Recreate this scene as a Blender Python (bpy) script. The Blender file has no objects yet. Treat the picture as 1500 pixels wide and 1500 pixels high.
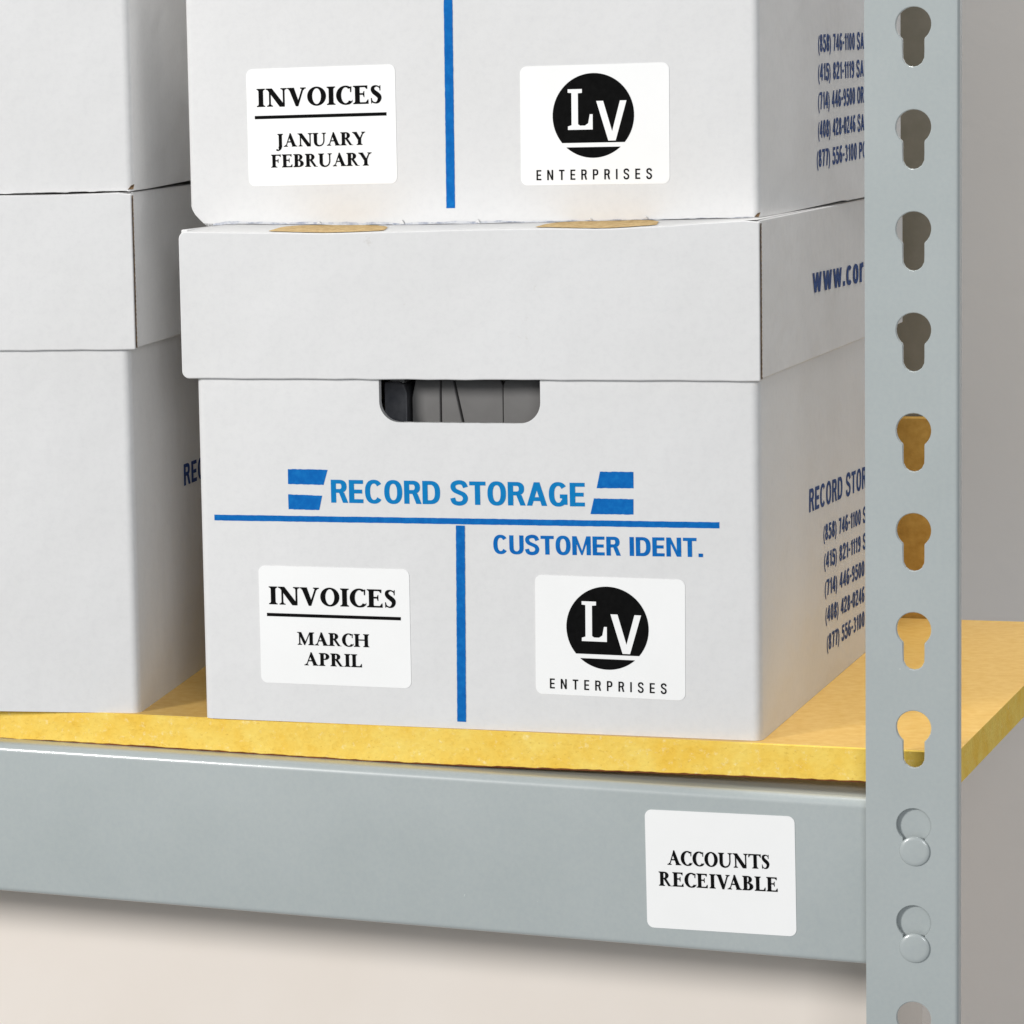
import bpy, math, random
from mathutils import Matrix, Vector
random.seed(7)
S = bpy.context.scene
COL = S.collection

# ---------------------------------------------------------------- camera, world, lamps, exposure
yaw, pit, rol = 0.4306, -0.12208, -0.03007
cy_, sy_, cp_, sp_, cr_, sr_ = math.cos(yaw), math.sin(yaw), math.cos(pit), math.sin(pit), math.cos(rol), math.sin(rol)
fw = Vector((-sy_*cp_, cy_*cp_, sp_)); rt = Vector((cy_, sy_, 0)); up = rt.cross(fw)
r2 = cr_*rt + sr_*up; u2 = -sr_*rt + cr_*up
cam_d = bpy.data.cameras.new('camera'); cam = bpy.data.objects.new('camera', cam_d); COL.objects.link(cam)
M3 = Matrix((r2, u2, -fw)).transposed().to_4x4()
M3.translation = Vector((0.4036, -1.71017, 0.34011)); cam.matrix_world = M3
cam_d.sensor_width = 36; cam_d.lens = 4974.3/1500*36
cam_d.shift_x = (750-140.6)/1500; cam_d.shift_y = 9.05/1500
cam_d.clip_start = 0.05; cam_d.clip_end = 50
S.camera = cam

w = bpy.data.worlds.new('World'); S.world = w; w.use_nodes = True
bg = w.node_tree.nodes['Background']; bg.inputs[0].default_value = (0.90, 0.95, 1.0, 1); bg.inputs[1].default_value = 0.23

def area(name, loc, target, size, energy, col, sy=None):
    d = bpy.data.lights.new(name, 'AREA'); d.energy = energy; d.color = col; d.size = size
    if sy: d.shape = 'RECTANGLE'; d.size_y = sy
    o = bpy.data.objects.new(name, d); COL.objects.link(o); o.location = loc
    o.rotation_euler = (Vector(target)-Vector(loc)).to_track_quat('-Z', 'Y').to_euler()
    return o
area('key_lamp', (-1.75, -2.65, 1.05), (-0.15, 0, 0.1), 0.55, 67, (1.0, 0.985, 0.965))
area('fill_lamp', (1.2, -3.0, 0.9), (-0.1, 0, 0.1), 0.8, 22, (0.95, 0.97, 1.0))
area('board_fill_lamp', (0.12, 0.28, 2.6), (0.05, 0.15, 0.0), 0.7, 36, (1.0, 0.99, 0.97))  # added overhead to brighten the shelf board, not a known ceiling fixture
S.view_settings.view_transform = 'Standard'; S.view_settings.look = 'None'
S.view_settings.exposure = 0.14; S.view_settings.gamma = 1.0

# ---------------------------------------------------------------- helpers
def mesh(name, V, F, mat=None, parent=None, smooth=False, bevel=0, seg=3):
    me = bpy.data.meshes.new(name); me.from_pydata([tuple(v) for v in V], [], F); me.validate(); me.update()
    if mat: me.materials.append(mat)
    o = bpy.data.objects.new(name, me); COL.objects.link(o)
    if parent: o.parent = parent
    if smooth:
        for p in me.polygons: p.use_smooth = True
    if bevel:
        b = o.modifiers.new('b', 'BEVEL'); b.width = bevel; b.segments = seg; b.limit_method = 'ANGLE'; b.angle_limit = math.radians(40)
        for p in me.polygons: p.use_smooth = True
        b.harden_normals = True
    return o
def thing(name, label, cat, loc=(0,0,0), rz=0, group=None):
    o = bpy.data.objects.new(name, None); COL.objects.link(o); o.empty_display_size = .02
    o.location = loc; o.rotation_euler = (0,0,rz); o['label'] = label; o['category'] = cat
    if group: o['group'] = group
    return o
def boxvf(x0,x1,y0,y1,z0,z1):
    V=[(x0,y0,z0),(x1,y0,z0),(x1,y1,z0),(x0,y1,z0),(x0,y0,z1),(x1,y0,z1),(x1,y1,z1),(x0,y1,z1)]
    F=[(3,2,1,0),(4,5,6,7),(0,1,5,4),(1,2,6,5),(2,3,7,6),(3,0,4,7)]
    return V,F
def box(name,x0,x1,y0,y1,z0,z1,mat,parent=None,bevel=0):
    V,F=boxvf(x0,x1,y0,y1,z0,z1); return mesh(name,V,F,mat,parent,bevel=bevel)

# ---------------------------------------------------------------- materials
def mat_new(name):
    m = bpy.data.materials.new(name); m.use_nodes = True
    nt = m.node_tree; return m, nt, nt.nodes['Principled BSDF']
def noise(nt, scale, detail=4, rough=.6, coord='Object', stretch=None):
    tc = nt.nodes.new('ShaderNodeTexCoord'); n = nt.nodes.new('ShaderNodeTexNoise')
    n.inputs['Scale'].default_value = scale; n.inputs['Detail'].default_value = detail; n.inputs['Roughness'].default_value = rough
    if stretch:
        mp = nt.nodes.new('ShaderNodeMapping'); mp.inputs['Scale'].default_value = stretch
        nt.links.new(tc.outputs[coord], mp.inputs[0]); nt.links.new(mp.outputs[0], n.inputs['Vector'])
    else: nt.links.new(tc.outputs[coord], n.inputs['Vector'])
    return n
def ramp(nt, src, stops):
    r = nt.nodes.new('ShaderNodeValToRGB'); e = r.color_ramp.elements
    e[0].position, e[0].color = stops[0][0], (*stops[0][1], 1); e[1].position, e[1].color = stops[-1][0], (*stops[-1][1], 1)
    for p, c in stops[1:-1]:
        k = e.new(p); k.color = (*c, 1)
    nt.links.new(src, r.inputs[0]); return r
def mixc(nt, a, b, fac, mode='MULTIPLY'):
    m = nt.nodes.new('ShaderNodeMix'); m.data_type = 'RGBA'; m.blend_type = mode; m.inputs[0].default_value = fac
    nt.links.new(a, m.inputs[6]); nt.links.new(b, m.inputs[7]); return m.outputs[2]
def bump(nt, b, src, strength, dist, prev=None):
    n = nt.nodes.new('ShaderNodeBump'); n.inputs['Strength'].default_value = strength; n.inputs['Distance'].default_value = dist
    nt.links.new(src, n.inputs['Height'])
    if prev: nt.links.new(prev.outputs[0], n.inputs['Normal'])
    nt.links.new(n.outputs[0], b.inputs['Normal']); return n

def mk_card():
    m, nt, b = mat_new('white_cardboard')
    n1 = noise(nt, 7, 3); r1 = ramp(nt, n1.outputs[0], [(.3,(.735,.73,.722)),(.7,(.770,.766,.762))])
    n2 = noise(nt, 260, 3, .7); r2_ = ramp(nt, n2.outputs[0], [(.25,(.94,.94,.945)),(.55,(1,1,1))])
    c = mixc(nt, r1.outputs[0], r2_.outputs[0], .7)
    n5 = noise(nt, 55, 6, .75); r5 = ramp(nt, n5.outputs[0], [(.27,(.80,.77,.72)),(.33,(1,1,1))])
    c = mixc(nt, c, r5.outputs[0], .5)
    nt.links.new(c, b.inputs['Base Color']); b.inputs['Roughness'].default_value = .62
    b.inputs['Specular IOR Level'].default_value = .3
    n3 = noise(nt, 500, 2); p = bump(nt, b, n3.outputs[0], .10, .0004)
    # faint flute lines of the corrugated sheet (vertical) and slow waves
    tc = nt.nodes.new('ShaderNodeTexCoord'); wv = nt.nodes.new('ShaderNodeTexWave'); wv.wave_type='BANDS'; wv.bands_direction='DIAGONAL'
    wv.inputs['Scale'].default_value = 22; wv.inputs['Distortion'].default_value = .6
    mp = nt.nodes.new('ShaderNodeMapping'); mp.inputs['Scale'].default_value = (1,1,0.0)
    nt.links.new(tc.outputs['Object'], mp.inputs[0]); nt.links.new(mp.outputs[0], wv.inputs[0])
    p = bump(nt, b, wv.outputs[1], .05, .0006, p)
    n4 = noise(nt, 14, 3); bump(nt, b, n4.outputs[0], .35, .006, p)
    return m
CARD = mk_card()
def simple(name, stops, scale, rough, spec=.3, bs=None, detail=4, coat=0, stretch=None):
    m, nt, b = mat_new(name)
    n = noise(nt, scale, detail, stretch=stretch); r = ramp(nt, n.outputs[0], stops)
    nt.links.new(r.outputs[0], b.inputs['Base Color']); b.inputs['Roughness'].default_value = rough
    b.inputs['Specular IOR Level'].default_value = spec
    if coat: b.inputs['Coat Weight'].default_value = coat; b.inputs['Coat Roughness'].default_value = .15
    if bs: nb = noise(nt, bs[0], 3); bump(nt, b, nb.outputs[0], bs[1], bs[2])
    return m
STICK = simple('sticker_paper', [(.3,(.93,.928,.915)),(.7,(.96,.957,.945))], 20, .42, .35, (700,.05,.0002))
BLACK = simple('black_ink', [(.3,(.003,.003,.003)),(.7,(.006,.006,.006))], 300, .8, .06)
BLUE = simple('blue_ink', [(.3,(.001,.115,.42)),(.5,(.002,.140,.47)),(.7,(.006,.175,.52))], 260, .7, .1)
BLUET = simple('bright_blue_ink', [(.3,(.002,.19,.49)),(.7,(.004,.22,.53))], 300, .7, .1)
BLUED = simple('shaded_blue_ink', [(.3,(.004,.03,.15)),(.7,(.015,.07,.26))], 300, .6, .2)  # same blue ink, with the shade of the box sides in its colour
KRAFT = simple('kraft_board', [(.3,(.50,.33,.15)),(.7,(.76,.56,.28))], 300, .85, .1, (500,.4,.0006))
RAW = simple('raw_corrugated_edge', [(.35,(.05,.03,.015)),(.65,(.34,.22,.12))], 700, .9, .1)
DARKLINE = simple('worn_blue_grey_edge', [(.35,(.30,.33,.42)),(.55,(.66,.67,.69))], 140, .8, .1)
def mk_edge():
    m, nt, b = mat_new('particle_board_edge')
    n1 = noise(nt, 60, 3); r1 = ramp(nt, n1.outputs[0], [(.3,(.93,.60,.09)),(.7,(.97,.72,.17))])
    n2 = noise(nt, 700, 9, .8, stretch=(.55,1,1)); r2_ = ramp(nt, n2.outputs[0], [(.32,(.62,.50,.34)),(.42,(.97,.96,.92)),(.60,(1,1,1)),(.70,(1.0,1.0,1.0))])
    c = mixc(nt, r1.outputs[0], r2_.outputs[0], .75)
    v = nt.nodes.new('ShaderNodeTexVoronoi'); tc = nt.nodes.new('ShaderNodeTexCoord'); nt.links.new(tc.outputs['Object'], v.inputs['Vector'])
    v.inputs['Scale'].default_value = 420; r3 = ramp(nt, v.outputs['Color'], [(.0,(.86,.80,.66)),(.35,(1,1,1)),(.8,(1,1,1)),(1,(1.0,1.0,1.0))])
    c = mixc(nt, c, r3.outputs[0], .45)
    n6 = noise(nt, 260, 5, .7); r6 = ramp(nt, n6.outputs[0], [(.58,(0,0,0)),(.72,(.05,.14,.22))]); c = mixc(nt, c, r6.outputs[0], 1, 'ADD')
    nt.links.new(c, b.inputs['Base Color']); b.inputs['Roughness'].default_value = .85; b.inputs['Specular IOR Level'].default_value = .1
    p = bump(nt, b, n2.outputs[0], .5, .0007); bump(nt, b, v.outputs['Distance'], .35, .0006, p)
    return m
def mk_steel():
    m, nt, b = mat_new('grey_enamelled_steel')
    n = noise(nt, 9, 4); r = ramp(nt, n.outputs[0], [(.3,(.425,.465,.458)),(.7,(.47,.508,.50))])
    n2 = noise(nt, 420, 3, .7); r2_ = ramp(nt, n2.outputs[0], [(.3,(.93,.94,.96)),(.65,(1,1,1))])
    c = mixc(nt, r.outputs[0], r2_.outputs[0], .8)
    n5 = noise(nt, 120, 4, .8); r5 = ramp(nt, n5.outputs[0], [(.70,(0,0,0)),(.74,(.20,.20,.17))])
    c = mixc(nt, c, r5.outputs[0], 1, 'ADD')
    nt.links.new(c, b.inputs['Base Color']); b.inputs['Roughness'].default_value = .33
    b.inputs['Specular IOR Level'].default_value = .5
    b.inputs['Coat Weight'].default_value = .5; b.inputs['Coat Roughness'].default_value = .09
    n3 = noise(nt, 160, 2); p = bump(nt, b, n3.outputs[0], .05, .0004)
    n4 = noise(nt, 12, 2, stretch=(1,1,.25)); bump(nt, b, n4.outputs[0], .10, .003, p)
    return m
STEEL = mk_steel()
EDGE = mk_edge()
TOP = simple('particle_board_face', [(.3,(.78,.46,.10)),(.7,(.88,.58,.18))], 160, .42, .4, (500,.12,.0004), detail=8)
DKRED = simple('dark_red_edge', [(.3,(.10,.03,.015)),(.7,(.22,.08,.03))], 200, .9, .1)
WALLM = simple('beige_painted_wall', [(.3,(.84,.81,.78)),(.7,(.88,.85,.82))], 3, .8, .2, (60,.1,.002))
BEIGE = simple('beige_carton_board', [(.3,(.84,.76,.68)),(.7,(.88,.81,.74))], 5, .8, .2, (80,.1,.001))
BACKP = simple('orange_brown_fibre_board', [(.3,(.46,.25,.05)),(.7,(.62,.37,.09))], 160, .7, .2, (400,.2,.0005), detail=8)
DKP = simple('shaded_wall_brown_grey', [(.3,(.22,.20,.155)),(.7,(.27,.245,.195))], 60, .7, .2)  # shade of the wall behind the boxes, put into the colour
GREY1 = simple('grey_folder_card', [(.3,(.155,.15,.145)),(.7,(.20,.195,.19))], 20, .6, .3)
GREY2 = simple('dark_binder_cloth', [(.3,(.05,.055,.07)),(.7,(.22,.22,.23))], 60, .45, .4)

# ---------------------------------------------------------------- flat print: polygons in 2-D, laid on a face
def rect(x0,y0,x1,y1): return [(x0,y0),(x1,y0),(x1,y1),(x0,y1)]
def ring(cx,cy,rx,ry,a0,a1,tx,ty,n=28,pw=1.0):
    """list of quads of an elliptical arc stroke; outer radii rx, ry, stroke tx at the sides and ty at top/bottom"""
    out=[];pts=[]
    for i in range(n+1):
        a=math.radians(a0+(a1-a0)*i/n); c,s=math.cos(a),math.sin(a)
        c_=math.copysign(abs(c)**pw,c); s_=math.copysign(abs(s)**pw,s)
        pts.append(((cx+rx*c_,cy+ry*s_),(cx+(rx-tx)*c_,cy+(ry-ty)*s_)))
    return [('strip',pts)]
def stroke(P):
    """smooth brush stroke through (x, y, width)"""
    n=len(P);res=[]
    g=lambda i:P[max(0,min(n-1,i))]
    for i in range(n-1):
        for k in range(6):
            t=k/6;p0,p1,p2,p3=g(i-1),g(i),g(i+1),g(i+2)
            res.append(tuple(.5*((2*b)+(-a+c)*t+(2*a-5*b+4*c-d)*t*t+(-a+3*b-3*c+d)*t**3) for a,b,c,d in zip(p0,p1,p2,p3)))
    res.append(P[-1]);pts=[]
    for i,(x,y,wd) in enumerate(res):
        a=res[max(0,i-1)];b=res[min(len(res)-1,i+1)];dx,dy=b[0]-a[0],b[1]-a[1];l=math.hypot(dx,dy) or 1
        nx,ny=-dy/l*wd/2,dx/l*wd/2;pts.append(((x+nx,y+ny),(x-nx,y-ny)))
    return [('strip',pts)]
def diag(x0,y0,x1,y1,wd): return [(x0,y0),(x0+wd,y0),(x1+wd,y1),(x1,y1)]

# --- serif capitals (cap height 1): T thick, t thin
T,t,sf,ov=.25,.095,.055,.10
def ser(x0,wd,y,d,l=ov,r=ov):   # bracketed serif on a stem foot (d=1) or head (d=-1)
    return [(x0-l,y),(x0+wd+r,y),(x0+wd+r,y+d*sf),(x0+wd+.3*r,y+d*sf*1.5),(x0+wd,y+d*sf*2.6),(x0,y+d*sf*2.6),(x0-.3*l,y+d*sf*1.5),(x0-l,y+d*sf)]
def stem(x0,wd=None,l=ov,r=ov): 
    wd=wd or T; return [rect(x0,0,x0+wd,1),ser(x0,wd,0,1,l,r),ser(x0,wd,1,-1,l,r)]
def armE(x,y,L,d,h=.2): # horizontal arm ending in a beak
    return [rect(x,min(y,y+d*t),x+L,max(y,y+d*t)),[(x+L-.13,y+d*t),(x+L-.03,y+d*(h)),(x+L,y+d*h),(x+L+.01,y)]]
SER={}
SER['I']=(.47,stem(.11))
SER['N']=(1.12,[rect(.17,0,.17+t,.93),ser(.17,t,0,1,.11,.11),[(0,1),(.33,1),(1.0,.08),(1.0,-.02),(.74,-.02),(.10,.90),(.0,1-sf)],rect(.915,0,.915+t,1),ser(.915,t,1,-1,.12,.12)])
SER['V']=(1.03,[[(.07,1),(.36,1),(.63,.16),(.56,-.02),(.45,-.02)],[(.80,1),(.90,1),(.58,-.02),(.49,-.02),(.52,.14)],ser(.10,.20,1,-1,.10,.08),ser(.81,.07,1,-1,.12,.12)])
SER['O']=(1.0,ring(.5,.5,.5,.525,0,360,T*1.06,t,48))
SER['C']=(.86,ring(.50,.5,.50,.525,52,318,T*1.06,t,40)+[[(.745,.66),(.80,.66),(.815,.98),(.775,.98),(.735,.90)],stroke([(.86,.24,.02),(.80,.12,.05),(.70,.04,.07),(.60,.01,.05)])[0]])
SER['G']=SER['C']
SER['E']=(.86,stem(.10,None,.10,.06)+armE(.2,1,.55,-1,.20)+armE(.2,0,.60,1,.24)+[rect(.2,.495,.56,.495+t),[(.50,.53),(.56,.36),(.595,.36),(.595,.70),(.56,.70)]])
SER['F']=(.80,stem(.10,None,.10,.13)+armE(.2,1,.55,-1,.20)+[rect(.2,.475,.54,.475+t),[(.48,.51),(.54,.34),(.575,.34),(.575,.68),(.54,.68)]])
SER['L']=(.82,stem(.10,None,.10,.10)+armE(.2,0,.58,1,.27))
SER['T']=(.92,[rect(.37,0,.37+T,1),ser(.37,T,0,1),rect(.02,1-t,.90,1),[(0,.76),(.03,.76),(.14,1-t),(.03,1.0),(.0,1.01)],[(.92,.76),(.89,.76),(.78,1-t),(.89,1.0),(.92,1.01)]])
SER['H']=(1.15,stem(.10)+stem(.80)+[rect(.2,.49,.85,.49+t)])
SER['P']=(.80,stem(.10,None,.10,.10)+ring(.42,.735,.34,.265,-90,90,T*1.0,t,20)+[rect(.2,1-t,.44,1),rect(.2,.47,.44,.47+t)])
SER['R']=(.98,stem(.10,None,.10,.10)+ring(.42,.745,.31,.255,-90,90,T*1.0,t,20)+[rect(.2,1-t,.44,1),rect(.2,.49,.44,.49+t),[(.36,.50),(.55,.52),(.86,.05),(.98,.03),(.98,0),(.70,0)]])
SER['B']=(.86,stem(.10,None,.10,-.04)+ring(.42,.765,.28,.235,-90,90,T*.95,t,20)+ring(.42,.272,.37,.272,-90,90,T*1.05,t,20)+[rect(.2,1-t,.44,1),rect(.2,.482,.46,.482+t),rect(.2,0,.44,t)])
SER['A']=(1.06,[[(.47,1.03),(.56,1.03),(.96,0),(.69,0),(.42,.74)],[(.49,1.03),(.54,.93),(.21,0),(.14,0)],rect(.27,.32,.76,.32+t),ser(.14,.07,0,1,.13,.12),ser(.73,.19,0,1,.10,.13)])
SER['U']=(1.06,[rect(.10,.38,.10+T,1),ser(.10,T,1,-1),rect(.83,.38,.83+t,1),ser(.83,t,1,-1,.11,.12)]+stroke([(.225,.40,T),(.232,.27,T*.97),(.29,.13,T*.80),(.40,.045,.15),(.54,.02,.11),(.70,.07,.10),(.82,.20,.095),(.83+t/2,.40,t)]))
SER['Y']=(1.0,[rect(.42,0,.42+T,.48),ser(.42,T,0,1),[(.05,1),(.32,1),(.64,.46),(.40,.42)],[(.79,1),(.88,1),(.64,.42),(.54,.46)],ser(.09,.18,1,-1,.10,.08),ser(.80,.07,1,-1,.12,.12)])
SER['J']=(.51,[rect(.16,-.05,.16+T,1),ser(.16,T,1,-1),stroke([(.252,.02,T),(.245,-.12,T*.9),(.17,-.25,.10),(.05,-.29,.07)])[0],ring(.02,-.23,.075,.075,0,360,.074,.074,16)[0]])
SER['M']=(1.31,[rect(.17,0,.17+t,.95),ser(.17,t,0,1,.11,.12),[(.10,1),(.34,1),(.67,.24),(.62,-.01),(.56,-.01)],[(.96,1),(1.03,1),(.62,-.01),(.58,-.01),(.60,.15)],rect(.965,0,.965+T,1),ser(.965,T,0,1),ser(.965,T,1,-1,.0,.10),[(.03,1),(.2,1),(.2,.93),(.03,1-sf)]])
SER['S']=(.64,stroke([(.53,.80,.04),(.46,.90,.07),(.32,.955,.085),(.17,.89,.16),(.135,.76,.20),(.21,.63,.235),(.33,.53,.25),(.46,.40,.24),(.49,.26,.20),(.42,.11,.16),(.29,.04,.085),(.14,.09,.075),(.07,.22,.04)])+[[(.50,.70),(.545,.70),(.55,.99),(.515,.99),(.485,.88)],[(.04,.31),(.085,.31),(.12,.12),(.085,.01),(.05,.01)]])
SER[' ']=(.35,[])

# --- grotesque letters (cap height 1), stroke weight b
def sans_font(b, wd=1.0):
    h=b*.86; f={}
    O=lambda W:ring(W/2,.5,W/2,.52,0,360,b,h,40,.86)
    f['O']=(.68,O(.68)); f['0']=(.54,O(.54))
    f['C']=(.66,ring(.34,.5,.34,.52,38,322,b,h,34,.86)); 
    f['G']=(.69,ring(.34,.5,.34,.52,38,322,b,h,34,.86)+[rect(.67-b,.06,.67,.5),rect(.40,.5-h,.67-b+.001,.5)])
    st=rect(0,0,b,1)
    f['E']=(.54,[st,rect(b,0,.54,h),rect(b,1-h,.54,1),rect(b,.5-h/2,.50,.5+h/2)])
    f['F']=(.52,[st,rect(b,1-h,.52,1),rect(b,.48-h/2,.48,.48+h/2)])
    f['R']=(.62,[st,rect(b,1-h,.34,1),rect(b,.43,.34,.43+h),diag(.56-b*.55,0,.50-b*1.0,.45,b)]+ring(.33,.715,.27,.285,-90,90,b,h,20,.86))
    f['P']=(.60,[st,rect(b,1-h,.34,1),rect(b,.40,.34,.40+h)]+ring(.33,.70,.27,.30,-90,90,b,h,20,.86))
    f['D']=(.66,[st,rect(b,1-h,.30,1),rect(b,0,.30,h)]+ring(.28,.5,.38,.5,-90,90,b,h,26,.80))
    f['U']=(.66,[rect(0,.33,b,1),rect(.66-b,.33,.66,1)]+ring(.33,.34,.33,.36,180,360,b,h,26,.86))
    f['I']=(b,[st]); f['1']=(.36,[rect(.36-b,0,.36,1),[(.0,.80),(.36-b,.80-h*.2),(.36-b,.96),(.0,.80-h+.06)]])
    f['T']=(.60,[rect(.3-b/2,0,.3+b/2,1-h),rect(0,1-h,.60,1)])
    f['N']=(.66,[st,rect(.66-b,0,.66,1),[(b,1),(b,.68),(.66-b,0),(.66-b,.32)]])
    f['M']=(.84,[st,rect(.84-b,0,.84,1),[(b,1),(b,.60),(.40,0),(.44,0),(.44,.22)],[(.84-b,1),(.84-b,.60),(.46,0),(.4401,0),(.4401,.22)]])
    f['A']=(.74,[diag(0,0,.37-b*.53,1,b),diag(.74-b,0,.37-b*.47,1,b),rect(.19,.20,.55,.20+h)])
    sp=[(.55,.74),(.47,.91),(.30,.955),(.13,.89),(.085,.75),(.15,.61),(.31,.52),(.47,.43),(.54,.28),(.48,.11),(.31,.045),(.13,.10),(.065,.28)]
    f['S']=(.62,stroke([(x*1.0,y,b*.95) for x,y in sp]))
    f['.']=(b,[rect(0,0,b,b*.95)]); f['-']=(.30,[rect(0,.36,.30,.36+h)])
    f['(']=(.22,ring(.42,.36,.42,.68,118,242,b*.75,b*.5,20)); f[')']=(.22,ring(-.20,.36,.42,.68,-62,62,b*.75,b*.5,20))
    f['7']=(.50,[rect(0,1-h,.50,1),[(.50-b*1.1,1-h),(.50,1-h),(.12+b,0),(.12,0)]])
    f['4']=(.56,[rect(.40-b/2,0,.40+b/2,1),rect(0,.20,.56,.20+h),[(0,.20+h),(.40-b/2,1),(.40-b/2,.80),(b*.9,.20+h)]])
    f['8']=(.54,ring(.27,.745,.245,.27,0,360,b,h,28)+ring(.27,.265,.27,.285,0,360,b,h,28))
    f['6']=(.54,ring(.27,.30,.27,.32,0,360,b,h,28)+stroke([(.10,.32,b),(.10,.60,b),(.18,.86,b),(.33,.95,b*.9),(.46,.86,b*.8)]))
    f['9']=(.54,ring(.27,.70,.27,.32,0,360,b,h,28)+stroke([(.44,.68,b),(.44,.40,b),(.36,.14,b),(.21,.05,b*.9),(.08,.14,b*.8)]))
    f['2']=(.54,[rect(0,0,.54,h)]+stroke([(.08,.70,b),(.12,.88,b),(.27,.95,b),(.42,.88,b),(.44,.70,b),(.34,.48,b),(.14,.24,b),(.08,.08,b*.9)]))
    f['5']=(.54,[rect(.06,1-h,.50,1),rect(.06,.50,.06+b*.8,1-h)]+stroke([(.10,.52,b*.8),(.27,.60,b),(.42,.52,b),(.46,.34,b),(.40,.12,b),(.25,.05,b),(.10,.10,b),(.05,.24,b)]))
    f['3']=(.54,ring(.26,.745,.24,.27,-90,160,b,h,24)+ring(.27,.265,.27,.285,-160,90,b,h,24))
    X=.76
    f['w']=(.80,[diag(.0,X,.17,0,b*.85),diag(.335,X,.17+.01,0,b*.85),diag(.335,X,.50,0,b*.85),diag(.80-b*.85,X,.51,0,b*.85)])
    f['c']=(.52,ring(.27,.38,.27,.40,42,318,b,h,28,.86)); f['o']=(.54,ring(.27,.38,.27,.40,0,360,b,h,32,.86))
    f['r']=(.36,[rect(0,0,b,X)]+stroke([(b*.5,.45,b*.7),(.18,.66,b),(.36,.70,b)]))
    f[' ']=(.26,[]); return f
BOLD=sans_font(.195); SIDE=sans_font(.20)
# lighter humanist letters for the wide-tracked line
LITE=sans_font(.17)

class Ink:
    """collects flat shapes on the plane given by at(a, b, h): a right, b up, h height above it"""
    def __init__(s, at, h0=.00015): s.V=[];s.F=[];s.at=at;s.h=h0;s.k=0
    def add(s, shape, f):
        h=s.h+s.k*1.2e-5; s.k=(s.k+1)%9
        if isinstance(shape, tuple):
            b=len(s.V)
            for p,q in shape[1]: s.V+= [s.at(*f(*p),h), s.at(*f(*q),h)]
            for i in range(len(shape[1])-1): s.F.append((b+2*i,b+2*i+1,b+2*i+3,b+2*i+2))
        else:
            b=len(s.V); s.V+=[s.at(*f(*p),h) for p in shape]; s.F.append(tuple(range(b,b+len(shape))))
    def text(s, txt, font, p0, p1, cap, track=.1, prefix=None, slant_up=None):
        """txt with its left bottom at p0; the text (or its prefix) ends at p1; cap height in metres"""
        kern={('V','A'):-.24,('A','V'):-.24,('R','Y'):-.10,('A','R'):-.03,('L','E'):0,('P','R'):0,('I','V'):.0,('E','I'):.04,('N','T'):.02,('A','C'):-.06} if font is SER else {}
        def width(tx): return sum(font[c][0]+track+kern.get((c,d),0) for c,d in zip(tx,tx[1:]+' '))-track
        W=width(prefix or txt); dx,dy=p1[0]-p0[0],p1[1]-p0[1]; L=math.hypot(dx,dy); ex=(dx/L,dy/L); ey=(-ex[1],ex[0]); sx=L/W
        x=0
        for c,d in zip(txt,txt[1:]+' '):
            wd,shp=font[c]
            for g in shp:
                s.add(g, lambda a,b,x=x:(p0[0]+ex[0]*(x+a)*sx+ey[0]*b*cap, p0[1]+ex[1]*(x+a)*sx+ey[1]*b*cap))
            x+=wd+track+kern.get((c,d),0)
    def poly(s, pts): s.add(pts, lambda a,b:(a,b))
    def rough(s, quad, n=60, j=.00007):
        """a printed bar with slightly ragged long edges: quad = left-bottom, right-bottom, right-top, left-top"""
        a,b,c,d=quad; pts=[]
        for i in range(n+1):
            f=i/n; J=lambda:random.uniform(-j,j)
            horiz=abs(b[0]-a[0])>abs(b[1]-a[1]); 
            lo=[a[k]+(b[k]-a[k])*f for k in (0,1)]; hi=[d[k]+(c[k]-d[k])*f for k in (0,1)]
            k=1 if horiz else 0; lo[k]+=J(); hi[k]+=J(); pts.append((tuple(lo),tuple(hi)))
        s.add(('strip',pts), lambda x,y:(x,y))
    def build(s,name,mat,parent): return mesh(name,s.V,s.F,mat,parent)

def rrect(x0,y0,x1,y1,r,n=7):
    P=[]
    for cx,cy,a0 in ((x1-r,y0+r,-90),(x1-r,y1-r,0),(x0+r,y1-r,90),(x0+r,y0+r,180)):
        for i in range(n+1):
            a=math.radians(a0+90*i/n); P.append((cx+r*math.cos(a),cy+r*math.sin(a)))
    return P
def sticker(parent, at, cx, cz, W, H, rot=0, label=None):
    """white rounded paper label: returns object and a frame function for its print (origin at its centre)"""
    c,s=math.cos(rot),math.sin(rot)
    loc=lambda a,b:(cx+c*a-s*b, cz+s*a+c*b)
    P=rrect(-W/2,-H/2,W/2,H/2,.0036); n=len(P); e=.00028
    V=[at(*loc(*p),0.00002) for p in P]+[at(*loc(*p),e) for p in P]
    F=[tuple(range(n,2*n))]+[(i,(i+1)%n,n+(i+1)%n,n+i) for i in range(n)]
    o=mesh('sticker',V,F,STICK,parent)
    if label: o['label']=label
    return o, (lambda a,b,h: at(*loc(a,b),h+e))
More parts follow.
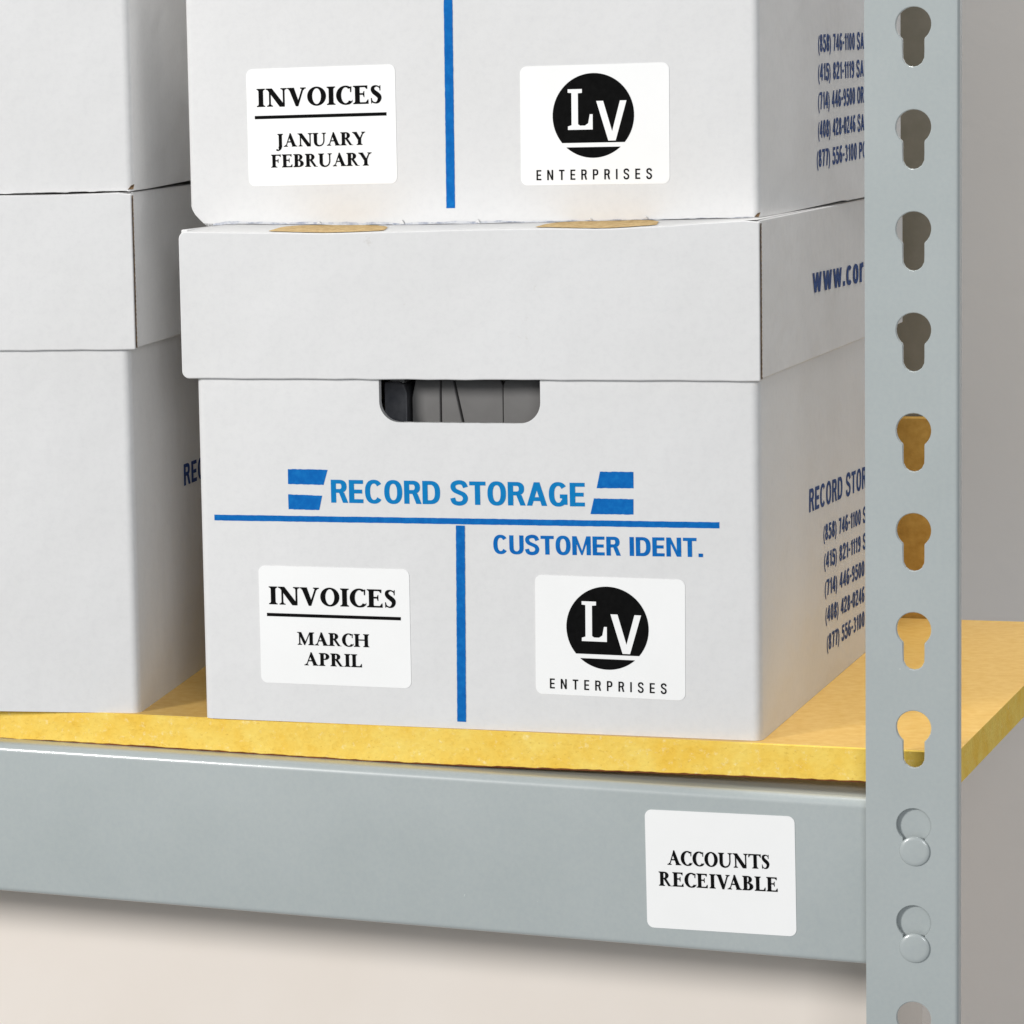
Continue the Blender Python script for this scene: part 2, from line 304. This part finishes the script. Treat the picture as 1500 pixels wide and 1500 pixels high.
def logo_print(st, at, R=.0221, cx=0.0015, cz=.0042):
    k=Ink(at); y=-.0150/.0221*R; 
    N=48
    # disc above and below the white line
    def seg(a0,a1):
        return [(cx+R*math.cos(math.radians(a0+(a1-a0)*i/N)), cz+R*math.sin(math.radians(a0+(a1-a0)*i/N))) for i in range(N+1)]
    a=math.degrees(math.asin(.64)); b=math.degrees(math.asin(.745))
    k.poly(seg(-a,180+a)); k.poly(seg(180+b,360-b)); k.build('logo',BLACK,st)
    q=Ink(at,.0003); u=R
    X=lambda x,y:(cx+x*u,cz+y*u)
    q.poly([X(-.62,.63),X(-.27,.63),X(-.27,.54),X(-.37,.53),X(-.37,-.20),X(-.32,-.235),X(-.20,-.235),X(-.12,-.18),X(-.08,.03),X(-.01,.03),X(-.01,-.33),X(-.62,-.33),X(-.62,-.25),X(-.53,-.22),X(-.53,.54),X(-.62,.55)])
    q.poly([X(.08,.34),X(.25,.34),X(.465,-.38),X(.66,.34),X(.82,.34),X(.55,-.60),X(.37,-.60)])
    q.build('lettering',STICK,st)
    e=Ink(at); e.text('ENTERPRISES',LITE,(cx-.0313,cz-.0335),(cx+.0315,cz-.0335),.0054,track=.66); e.build('lettering',BLACK,st)
def invoice_print(st, at, months):
    k=Ink(at); k.text('INVOICES',SER,(-.0375,.0112),(.0358,.0112),.0099,track=.035); k.build('lettering',BLACK,st)
    k=Ink(at); k.poly(rect(-.0388,.0046,.0380,.0064)); k.build('rule',BLACK,st)
    for txt,x0,x1,z in months:
        k=Ink(at); k.text(txt,SER,(x0,z),(x1,z),.0071,track=.03); k.build('lettering',BLACK,st)

# ---------------------------------------------------------------- cardboard boxes
TH=.004
def shell(name, u0,u1,depth,zb,zt,parent,r=.0035,front_u=(),closed='bottom', th=TH):
    """upright walls as one sheet: zb(u,v), zt(u,v) give the lower and upper rim; u to the right, v into the depth"""
    P=[]
    us=sorted(set([u0+r,u1-r]+[u for u in front_u]))
    us=[u for u in us if u0+r<=u<=u1-r]
    for u in us: P.append((u,0,u,th))
    def corner(cx,cy,a0):
        ri=max(r-th,.0003)
        for i in range(1,6):
            a=math.radians(a0+90*i/6); P.append((cx+r*math.cos(a),cy+r*math.sin(a),cx+ (r-th)*math.cos(a) if r>th else cx-(th-r), 0))
    # straight construction: outer outline, inner outline as offset
    out=[(u,0) for u in us]
    for i in range(1,7):
        a=math.radians(-90+90*i/6); out.append((u1-r+r*math.cos(a), r+r*math.sin(a)))
    for k in range(1,24): out.append((u1, r+(depth-2*r)*k/24))
    for i in range(0,7):
        a=math.radians(0+90*i/6); out.append((u1-r+r*math.cos(a), depth-r+r*math.sin(a)))
    for i in range(0,7):
        a=math.radians(90+90*i/6); out.append((u0+r+r*math.cos(a), depth-r+r*math.sin(a)))
    for k in range(1,24): out.append((u0, depth-r-(depth-2*r)*k/24))
    for i in range(0,6):
        a=math.radians(180+90*i/6); out.append((u0+r+r*math.cos(a), r+r*math.sin(a)))
    n=len(out); inn=[(min(max(u,u0+th),u1-th), min(max(v,th),depth-th)) for u,v in out]
    NZ=2
    V=[];F=[]
    for (u,v) in out: V+=[(u,v,zb(u,v)),(u,v,zt(u,v))]
    for (u,v),(a,b) in zip(out,inn): V+=[(a,b,zb(u,v)+(th if closed=='bottom' else 0)),(a,b,zt(u,v)-(th if closed=='top' else 0))]
    for i in range(n):
        j=(i+1)%n
        F.append((2*i,2*j,2*j+1,2*i+1)); F.append((2*n+2*j,2*n+2*i,2*n+2*i+1,2*n+2*j+1))
        if closed!='top': F.append((2*i+1,2*j+1,2*n+2*j+1,2*n+2*i+1))
        if closed!='bottom': F.append((2*j,2*i,2*n+2*i,2*n+2*j))
    if closed=='bottom':
        F.append(tuple(2*i for i in range(n))[::-1]); F.append(tuple(2*n+2*i for i in range(n)))
    o=mesh(name,V,F,CARD,parent,smooth=True)
    me=o.data
    if hasattr(me,'set_sharp_from_angle'): me.set_sharp_from_angle(angle=math.radians(35))
    return o

front=lambda a,b,h:(a,-h,b)          # print on a face looking towards -v
def side_at(u): return lambda a,b,h:(u+h,a,b)

def frange(a,b,n): return [a+(b-a)*i/n for i in range(n+1)]
def lid(parent, u0,u1,vf,depth,z0,ztop_front,ztop,name='lid', round_left=True):
    """telescoping lid: front flap (cut edge showing at the right), side and back flaps, top sheet"""
    r=.0042
    P=[]
    N=40
    P.append((u1,z0)); 
    for i in range(N+1): 
        u=u1-(u1-u0-r)*i/N; P.append((u, ztop_front(u)-(.0010 if i==0 else 0)))
    zt=ztop_front(u0+r)
    for i in range(1,7):
        a=math.radians(90+90*i/6); P.append((u0+r+r*math.cos(a), zt-r+r*math.sin(a)))
    for i in range(0,7):
        a=math.radians(180+90*i/6); P.append((u0+r+r*math.cos(a), z0+r+r*math.sin(a)))
    nb=30
    for i in range(1,nb): P.append((u0+r+(u1-u0-r)*i/nb, z0+random.uniform(-.00022,.00022)))
    n=len(P)
    V=[(a,vf,b) for a,b in P]+[(a,vf+TH,b) for a,b in P]
    F=[tuple(range(n))]+[tuple(range(2*n-1,n-1,-1))]+[(i,n+i,n+(i+1)%n,(i+1)%n) for i in range(n)]
    L=mesh(name,V,F,CARD,parent,bevel=.0009,seg=2)
    # sides, back
    e=.0001
    def panel(x0,x1,y0,y1,zt):
        V,F=boxvf(x0,x1,y0,y1,z0+.0006,zt); return V,F
    VV=[];FF=[]
    for x0,x1,y0,y1 in ((u1-TH-e,u1-e,vf+TH,vf+depth),(u0+e,u0+e+TH,vf+TH,vf+depth),(u0+e+TH,u1-e-TH,vf+depth-TH,vf+depth)):
        V,F=panel(x0,x1,y0,y1,ztop(x1)-.0002); b=len(VV); VV+=V; FF+=[tuple(q+b for q in f) for f in F]
    mesh('lid_flaps',VV,FF,CARD,L,bevel=.0008,seg=2)
    # top sheet with the slow dip of its front edge
    us=frange(u0+r,u1-.001,40); vs=[vf+.0006,vf+.004,vf+.009,vf+.016,vf+.024,vf+.034,vf+.06,vf+depth*.5,vf+depth-.001]
    V=[];F=[]
    for v in vs:
        k=min(1,(v-vf)/.034); k=k*k*(3-2*k)
        for u in us: V.append((u,v,(ztop_front(min(max(u,u0+r),u1))*(1-k)+ztop(u)*k)-.0001*(1 if v==vs[0] else 0)))
    m=len(us)
    for i in range(len(vs)-1):
        for j in range(m-1): F.append((i*m+j,i*m+j+1,(i+1)*m+j+1,(i+1)*m+j))
    nn=len(V); V+=[(x,y,z-.003) for x,y,z in V]; F+=[tuple(nn+q for q in f[::-1]) for f in F]
    mesh('lid_top',V,F,CARD,L,smooth=True)
    # raw corrugated edge of the front flap, right side
    V=[];F=[];ns=110
    for i in range(ns+1):
        z=z0+.001+(ztop_front(u1)-z0-.003)*i/ns
        w_=.0026+.0006*math.sin(i*1.9)+random.uniform(-.0004,.0004)
        V+=[(u1+.0004,vf+.0005+random.uniform(0,.0003),z),(u1+.0006,vf+.0005+w_*.5,z),(u1-.0004,vf+.0008+w_,z)]
    for i in range(ns): 
        for k in (0,1): F.append((3*i+k,3*i+k+1,3*i+k+4,3*i+k+3))
    mesh('corrugated_edge',V,F,RAW,L)
    return L
def hand_slot(L,ua,ub,vf,zf,ztop):
    """kraft-brown torn slot where the top sheet folds over the front"""
    V=[];F=[];n=30
    for i in range(n+1):
        f=i/n; u=ua+(ub-ua)*f; wd=(math.sin(math.pi*f)**.35)*.0330; j=random.uniform(-.0004,.0004)
        zz=lambda v:(zf(u)*(1-(lambda k:k*k*(3-2*k))(min(1,(v-vf)/.034)))+ztop(u)*(lambda k:k*k*(3-2*k))(min(1,(v-vf)/.034)))+.00035
        a=vf+.0012+.006*(1-math.sin(math.pi*f)**.5)+j; b=a+wd*.5; c=a+wd
        V+=[(u,a,zz(a)),(u,b,zz(b)-.00005),(u,c,zz(c))]
    for i in range(n):
        for k in (0,1): F.append((3*i+k,3*i+3+k,3*i+4+k,3*i+k+1))
    return mesh('hand_slot',V,F,KRAFT,L)

def itp(tab):
    def f(u):
        if u<=tab[0][0]: return tab[0][1]
        for (a,x),(b,y) in zip(tab,tab[1:]):
            if u<=b:
                k=(u-a)/(b-a); k=k*k*(3-2*k)*.5+k*.5; return x+(y-x)*k
        return tab[-1][1]
    return f
board_top=lambda x:.0008+.0052*(x+.0088)

# ---- lower right box (A)
A=thing('storage_box','white lidded record storage box at shelf level with RECORD STORAGE front and March April sticker','storage box',(-.00883,.00565,0),.02337)
hu0,hu1,hz,hr=-.2047,-.1158,.1650,.0112
def notch(u,v):
    if v>.0005 or not(hu0<=u<=hu1): return .200
    if u<hu0+hr: d=hu0+hr-u; return hz+hr-math.sqrt(max(0,hr*hr-d*d))
    if u>hu1-hr: d=u-(hu1-hr); return hz+hr-math.sqrt(max(0,hr*hr-d*d))
    return hz+random.uniform(-.0001,.0001)
fu=[hu0-1e-6,hu0,hu1,hu1+1e-6]+[hu0+hr*(1-math.cos(math.radians(k*9))) for k in range(1,11)]+[hu1-hr*(1-math.cos(math.radians(k*9))) for k in range(1,11)]+frange(hu0+hr,hu1-hr,20)
shell('body',-.3100,0,.392,lambda u,v:.0052*u+.0009,notch,A,front_u=fu,r=.005)
zfA=itp([(-.316,.2686),(-.309,.26826),(-.262,.2673),(-.231,.26655),(-.200,.2669),(-.146,.26755),(-.109,.2676),(-.080,.26695),(-.0515,.2679),(-.023,.26954),(.001,.27059)])
ztA=itp([(-.316,.2690),(-.309,.2700),(-.300,.2704),(-.270,.2699),(-.230,.2690),(-.190,.2689),(-.150,.2691),(-.110,.2694),(-.077,.2697),(-.040,.2700),(.001,.2704)])
LA=lid(A,-.3165,.0013,-.0040,.4130,.1882,
       zfA,ztA)
hand_slot(LA,-.2665,-.2010,-.0040,zfA,ztA); hand_slot(LA,-.1180,-.0535,-.0040,zfA,ztA)
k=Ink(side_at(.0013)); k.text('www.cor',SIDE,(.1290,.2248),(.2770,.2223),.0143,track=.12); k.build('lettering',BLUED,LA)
k=Ink(front); k.rough([(-.3010,.1099),(-.0213,.1116),(-.0213,.1148),(-.3010,.1131)],140); k.build('printed_rule',BLUE,A)
k=Ink(front,.0003); k.rough([(-.1641,.0039),(-.1630,.1101),(-.1581,.1101),(-.1592,.0039)],70); k.build('printed_rule',BLUE,A)
for q in ([(-.2576,.1307),(-.2372,.1306),(-.2347,.1389),(-.2575,.1389)],[(-.2576,.1169),(-.2399,.1168),(-.2381,.1247),(-.2577,.1251)],
          [(-.0860,.1314),(-.0663,.1317),(-.0663,.1403),(-.0841,.1401)],[(-.0895,.1177),(-.0665,.1178),(-.0664,.1260),(-.0875,.1260)]):
    k=Ink(front); k.rough(q,16,.00011); k.build('printed_block',BLUE,A)
k=Ink(front); k.text('RECORD STORAGE',BOLD,(-.2330,.1210),(-.0924,.1216),.0125,track=.07); k.build('lettering',BLUET,A)
k=Ink(front); k.text('CUSTOMER IDENT.',BOLD,(-.1425,.0954),(-.0300,.0964),.0100,track=.085); k.build('lettering',BLUE,A)
s,at=sticker(A,front,-.2327,.0532,.0862,.0648,.0012,'white INVOICES MARCH APRIL sticker')
invoice_print(s,at,[('MARCH',-.0218,.0198,-.0107),('APRIL',-.0178,.0156,-.0219)])
s,at=sticker(A,front,-.0799,.0526,.0804,.0637,-.006,'white sticker with black round logo'); logo_print(s,at,cx=-.0012,cz=.0048)
SA=side_at(0)
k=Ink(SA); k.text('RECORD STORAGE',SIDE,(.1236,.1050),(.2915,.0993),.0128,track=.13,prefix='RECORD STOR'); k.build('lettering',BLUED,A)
def phones(par,rows,end,cap):
    for txt,pre,v0,z0,z1 in rows:
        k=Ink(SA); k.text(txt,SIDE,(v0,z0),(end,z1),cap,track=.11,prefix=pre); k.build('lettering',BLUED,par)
phones(A,[('(858) 746-1100 SAN','(858) 746-1100 S',.1630,.0840,.0790),('(415) 821-1119 SAN','(415) 821-1119 S',.1646,.0680,.0632),('(714) 446-9500 ORA','(714) 446-9500 ',.1663,.0522,.0474),
          ('(408) 428-0246 SAN','(408) 428-0246 ',.1679,.0369,.0317),('(877) 556-3100 P','(877) 556-3100 ',.1715,.0204,.0172)],.2905,.0090)

# files seen through its hand hole
def folder(label,front,y,mat):
    """front: outline (u, z) of the end seen through the hole; it runs back into the box"""
    u0=sum(p[0] for p in front)/len(front)
    f=thing('file_folder',label,'file folder',(-.00883+u0,.00565+y,.006),.02337,'files inside the lower box')
    def ext(P,y0,y1,nm,m,bv=0):
        n=len(P); V=[(a-u0,y0,b-.006) for a,b in P]+[(a-u0,y1,b-.006) for a,b in P]
        F=[tuple(range(n)),tuple(range(2*n-1,n-1,-1))]+[(i,n+i,n+(i+1)%n,(i+1)%n) for i in range(n)]
        return mesh(nm,V,F,m,f,bevel=bv)
    ext(front,0,.25,'cover',mat,.0008)
    c=u0; P=[(c+(a-c)*.7, b if b<.02 else b+.0025) for a,b in front if b<.02 or b>.18]
    if len(P)>=3: ext(P,.004,.245,'papers',STICK)
k_=.0105
folder('dark binder spine at the left end of the hand hole',[(-.2225+k_,.006),(-.2095+k_,.006),(-.2095+k_,.178),(-.2112+k_,.183),(-.2150+k_,.184),(-.2225+k_,.184)],.024,GREY2)
folder('broad plain grey folder next to the dark binder',[(-.2052+k_,.006),(-.1893+k_,.006),(-.1893+k_,.186),(-.2030+k_,.186),(-.2052+k_,.176)],.020,GREY1)
folder('narrow wedge of grey folder in the middle of the hand hole',[(-.1888+k_,.006),(-.1745+k_,.006),(-.1745+k_,.150),(-.1823+k_,.186),(-.1888+k_,.186)],.021,GREY1)
folder('widest grey folder, slanting edge, right of the wedge',[(-.1737+k_,.006),(-.1546+k_,.006),(-.1546+k_,.183),(-.1560+k_,.186),(-.1815+k_,.186),(-.1737+k_,.150)],.022,GREY1)
folder('grey folder filling the right end of the hand hole',[(-.1537+k_,.006),(-.1220+k_,.006),(-.1220+k_,.186),(-.1525+k_,.186),(-.1537+k_,.183)],.020,GREY1)

# ---- upper right box (B)
B=thing('storage_box','white box stacked on the lidded one, with blue stripe and January February sticker','storage box',(-.01467,.02988,.2706),-.01278)
jit=[random.uniform(-.00012,.00012)+.00012*math.sin(i*.7) for i in range(200)]
def zbB(u,v):
    z=ztA(u-.006)-.2704 if v<.2 else -.0008
    if v<.006:
        if u<-.3105: z=(.0112*(min(1,(-.3105-u)/.010))**1.5)
        z+=jit[int((u+.4)*250)%200]
    if v>.05 and u>-.05: z+=.0021*min(1,(v-.05)/.2)
    if v>.006 and u<-.31: z+=.002
    return z
shell('body',-.3203,.0005,.345,zbB,lambda u,v:.200,B,front_u=frange(-.318,-.004,150),r=.004)
k=Ink(front,.0002); k.rough([(-.1696,.0070),(-.1689,.17),(-.1640,.17),(-.1647,.0070)],120); k.build('printed_rule',BLUE,B)
s,at=sticker(B,front,-.2406,.0526,.0866,.0638,.0015,'white INVOICES JANUARY FEBRUARY sticker')
invoice_print(s,at,[('JANUARY',-.0262,.0256,-.0108),('FEBRUARY',-.0298,.0290,-.0220)])
s,at=sticker(B,front,-.0870,.0496,.0808,.0626,-.004,'white sticker with black round logo'); logo_print(s,at,cx=-.0005,cz=.0048)
SB=side_at(.0005)
SA=SB
phones(B,[('(858) 746-1100 SAN',None,.1298,.0846,.0864),('(415) 821-1119 SAN',None,.1295,.0688,.0707),('(714) 446-9500 ORA',None,.1293,.0531,.0558),
          ('(408) 428-0246 SAN',None,.1290,.0376,.0398),('(877) 556-3100 POI',None,.1256,.0218,.0240)],.2510,.0094)
# torn kraft chip at its lower right corner, scuffed lower front edge
mesh('torn_corner',[(-.0022,-.0005,.0002),(.0002,-.0003,.0002),(.0008,.0008,.0026),(-.0006,-.0005,.0020)],[(0,1,2,3)],RAW,B)
V=[];F=[];n=180
for i in range(n+1):
    u=-.306+.303*i/n; h=.0013+.0005*math.sin(i*.31)*math.sin(i*.17)+random.uniform(-.0002,.0002)
    h*=max(.25,min(1,(-u)/.18)); V+=[(u,-.0002,zbB(u,0)+.0001),(u,-.0003,zbB(u,0)+max(.0002,h))]
for i in range(n): F.append((2*i,2*i+2,2*i+3,2*i+1))
mesh('scuffed_edge',V,F,DARKLINE,B)
for u,h in ((-.195,.0042),(-.152,.003),(-.243,.002),(-.090,.0018),(-.060,.0022)):
    mesh('paper_tear',[(u-.0014,-.0005,zbB(u,0)+.0006),(u+.0016,-.0009,zbB(u,0)+.0004),(u+.0008,-.0012,zbB(u,0)+.0008+h*.3),(u,-.0006,zbB(u,0)+.0010+h*.45)],[(0,1,2),(0,2,3),(1,3,2)],CARD,B)

# ---- left stack (C lower, D upper)
C=thing('storage_box','plain white lidded box at the bottom of the stack on the left','storage box',(-.36058,.00463,0),.1602)
shell('body',-.3100,0,.392,lambda u,v:-.0011+.0052*u,lambda u,v:.21,C,r=.005)
zfC=lambda u:.2906-.0010*math.exp(-((u+.04)/.05)**2)
LC=lid(C,-.3105,.0044,-.0036,.402,.2034,zfC,lambda u:.2902)
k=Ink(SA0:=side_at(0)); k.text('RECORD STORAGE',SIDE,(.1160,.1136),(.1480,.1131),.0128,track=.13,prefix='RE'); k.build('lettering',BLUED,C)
D=thing('storage_box','upper plain white box of the left stack, resting on the lower box lid','storage box',(-.3561,.0048,.2908),.1602)
jd=[random.uniform(-.0003,.0003) for _ in range(200)]
def zbD(u,v):
    z=jd[int((u+.4)*300)%200] if v<.006 else 0
    if v>.03 and u>-.05: z+=.0022*min(1,(v-.03)/.14)
    return z
shell('body',-.3150,.0004,.392,zbD,lambda u,v:.200,D,front_u=frange(-.310,-.004,120),r=.004)
mesh('torn_corner',[(-.0026,-.0006,.0006),(.0006,-.0002,.0008),(.0009,.0010,.0036),(-.0006,-.0006,.0028)],[(0,1,2,3)],RAW,D)

# ---------------------------------------------------------------- steel shelving
R=thing('shelving_rack','grey steel shelving rack with keyhole-slotted post, front beam and yellow particle board shelf','shelving',(.0737,-.022,-.30))
RO=Vector((-.0737,.022,.30))
def rk(V): return [tuple(Vector(v)+RO) for v in V]
# shelf board
xs=frange(-.75,.092,60); V=[];F=[]
def bb(x): return board_top(x)-.0176-.0022*math.exp(-((x+.2)/.13)**2)
for x in xs:
    j=random.uniform(-.00012,.00012)
    V+=[(x,0,bb(x)+j),(x,-.0001,board_top(x)-.0006),(x,.0010,board_top(x)),(x,.43,board_top(x)),(x,.43,bb(x))]
n=len(xs)
for i in range(n-1):
    a=5*i;b=a+5
    for p in range(5): F.append((a+p,b+p,b+(p+1)%5,a+(p+1)%5))
F.append((0,1,2,3,4)[::-1]); F.append(tuple(5*(n-1)+q for q in range(5)))
o=mesh('shelf_board',rk(V),F,EDGE,R); o.data.materials.append(TOP)
for p in o.data.polygons:
    if p.normal.z>.9 or p.normal.z<-.9: p.material_index=1
V=[];F=[]
for i in range(241):
    x=-.75+.842*i/240; h=.0005+random.uniform(-.0002,.0003); V+=[(x,-.0003,bb(x)-.0002),(x,-.0003,bb(x)+h)]
    if i: F.append((2*i-2,2*i,2*i+1,2*i-1))
mesh('dark_red_strip',rk(V),F,DKRED,o)  # dark red strip along the lower front edge of the board
# rear panel standing at the back of the shelf
# front beam: folded profile swept along x, dropping slightly to the right
prof=[(.030,-.0188),(-.0080,-.0190)]
for i in range(1,9):
    a=math.radians(90+90*i/8); prof.append((-.0083+.0052*math.cos(a), -.0242+.0052*math.sin(a)))
prof+=[(-.0135,-.060),(-.0135,-.1020)]
for i in range(1,6):
    a=math.radians(180+90*i/5); prof.append((-.0110+.0025*math.cos(a), -.1025+.0025*math.sin(a)))
prof+=[(.0020,-.1050),(.0020,-.1032),(-.0100,-.1032),(-.0117,-.1015),(-.0117,-.0245),(-.0080,-.0207),(.030,-.0206)]
xs=frange(-.75,.0885,50); m=len(prof); V=[];F=[]
for x in xs:
    dz=-.0076*(x+.405)
    for y,z in prof: V.append((x,y,z+dz))
for i in range(len(xs)-1):
    for j in range(m): F.append((i*m+j,(i+1)*m+j,(i+1)*m+(j+1)%m,i*m+(j+1)%m))
F.append(tuple(range(m))); F.append(tuple((len(xs)-1)*m+q for q in range(m))[::-1])
beam=mesh('front_beam',rk(V),F,STEEL,R,smooth=True); beam.data.set_sharp_from_angle(angle=math.radians(40))
box('end_plate',.0535-.0737,.0920-.0737,-.0192+.022,-.0142+.022,-.108+.30,-.0215+.30,STEEL,beam,bevel=.0006)
# post: angle section with keyhole slots
zc=lambda i:.3157-.04977*i
hw=(.0506,.0945); rC=.0086; rS=.0053; dn=.0152
def keyhole(z0,n=44):
    """outline of a keyhole round a centre just below the round hole's middle, by angle"""
    P=[]; oz=-.0050
    for i in range(n):
        a=2*math.pi*i/n; dx,dz=math.cos(a),math.sin(a); best=0
        # union of circle, slot rectangle, slot end: farthest hit
        def circ(cz,r):
            b=-dz*(cz-oz); c=(cz-oz)**2-r*r; D=b*b-c
            return -b+math.sqrt(D) if D>=0 else 0
        best=max(best,circ(0,rC),circ(-dn,rS) if dz<0 else 0)
        if dz<0 and abs(dx)>1e-6:
            tt=rS/abs(dx); zz=oz+dz*tt
            if -dn<=zz: best=max(best,tt)
        P.append((dx*best, z0+oz+dz*best, a))
    return P
xm=.0745
yf,yb_=-.022,-.0198
V=[];F=[]
def cell(i):
    z0=zc(i); top=z0+.0166; bot=z0-.04977+.0166; cx,cz=xm,z0-.0050
    H=keyhole(z0); n=len(H); base=len(V)
    O=[]
    for dx,zz,a in H:
        c,s_=math.cos(a),math.sin(a)
        ts=[]
        if c>1e-9: ts.append((hw[1]-cx)/c)
        if c<-1e-9: ts.append((hw[0]-cx)/c)
        if s_>1e-9: ts.append((top-cz)/s_)
        if s_<-1e-9: ts.append((bot-cz)/s_)
        q=min(ts); O.append((cx+c*q,cz+s_*q))
    # snap nearest ray to each corner
    for X in hw:
        for Z in (top,bot):
            j=min(range(n),key=lambda j:(O[j][0]-X)**2+(O[j][1]-Z)**2); O[j]=(X,Z)
    e=.00035
    for (dx,zz,a),(ox,oz) in zip(H,O):
        c,s_=math.cos(a),math.sin(a)
        V.extend([(ox,yf,oz),(xm+dx+c*e,yf,zz+s_*e),(xm+dx,yf+e,zz),(xm+dx,yb_,zz),(ox,yb_,oz)])
    for j in range(n):
        k_=(j+1)%n
        for p in range(4): F.append((base+5*j+p,base+5*k_+p,base+5*k_+p+1,base+5*j+p+1))
for i in range(-4,14): cell(i)
zt,zbm=zc(-4)+.0166,zc(13)-.04977+.0166
b=len(V)
# left edge face, rounded right fold and rear-going flange
V+=[(hw[0],yf,zt),(hw[0],yb_,zt),(hw[0],yb_,zbm),(hw[0],yf,zbm)]; F.append((b,b+1,b+2,b+3))
fold=[(hw[1],yf)]
for i in range(1,9):
    a=math.radians(-90+90*i/8); fold.append((hw[1]+.0022*math.cos(a),yf+.0022+.0022*math.sin(a)))
fold+=[(hw[1]+.0022,-.0150),(hw[1]+.0004,-.0150),(hw[1]+.0004,yb_+.0002),(hw[1],yb_)]
b=len(V); m=len(fold)
for z in (zt,zbm): V+=[(x,y,z) for x,y in fold]
for j in range(m-1): F.append((b+j,b+j+1,b+m+j+1,b+m+j))
post=mesh('post',rk(V),F,STEEL,R)
post.data.validate()
def rivet(z,x=.0750):
    V=[];F=[];n=36;pr=[(.0076,-.0219),(.0076,-.0226),(.0072,-.0230),(.0055,-.0232),(.0,-.0233)]
    for r_,y in pr[:-1]:
        V+=[(x+r_*math.cos(2*math.pi*k/n),y,z+r_*math.sin(2*math.pi*k/n)) for k in range(n)]
    V.append((x,pr[-1][1],z))
    for a in range(len(pr)-2):
        for k in range(n): F.append((a*n+k,a*n+(k+1)%n,(a+1)*n+(k+1)%n,(a+1)*n+k))
    a=len(pr)-2
    for k in range(n): F.append((a*n+k,a*n+(k+1)%n,len(V)-1))
    mesh('rivet',rk(V),F,STEEL,R,smooth=True)
rivet(zc(7)-.0131); rivet(zc(8)-.0131)
rf=lambda a,b,h:(a-.0737,-.0135-h+.022,b+.30)
s,at=sticker(R,rf,-.0264,-.0655,.0785,.0628,.012,'white ACCOUNTS RECEIVABLE sticker on the beam')
k=Ink(at); k.text('ACCOUNTS',SER,(-.0278,.0026),(.0262,.0032),.0076,track=.03); k.build('lettering',BLACK,s)
k=Ink(at); k.text('RECEIVABLE',SER,(-.0325,-.0088),(.0303,-.0085),.0076,track=.03); k.build('lettering',BLACK,s)
box('back_panel',-.75-.0737,.008-.0737,.431+.022,.440+.022,-.018+.30,.128+.30,BACKP,R,bevel=.001)

box('wall_shade_sheet',-.75-.0737,.008-.0737,.4415+.022,.4445+.022,-.018+.30,.62+.30,DKP,R)  # added dark sheet standing in for the shaded wall behind the boxes
# pale carton added on the level below to catch the beam's shadow
Q=thing('added_carton','pale beige carton added on the level below to catch the beam shadow','carton',(-.35,.082,-.62))
V,F=boxvf(-.42,.392,0,.09,0,.555); mesh('body',V,F,BEIGE,Q,bevel=.003)
V,F=boxvf(-.422,.394,-.002,.092,.5552,.558); mesh('flap',V,F,BEIGE,Q,bevel=.0008)
# ---------------------------------------------------------------- wall
wl=mesh('wall',[(-3,.62,-1.5),(2.5,.62,-1.5),(2.5,.62,2.5),(-3,.62,2.5),(-3,.66,-1.5),(2.5,.66,-1.5),(2.5,.66,2.5),(-3,.66,2.5)],
        [(0,1,2,3),(7,6,5,4),(0,4,5,1),(3,2,6,7),(1,5,6,2),(0,3,7,4)],WALLM); wl['kind']='structure'
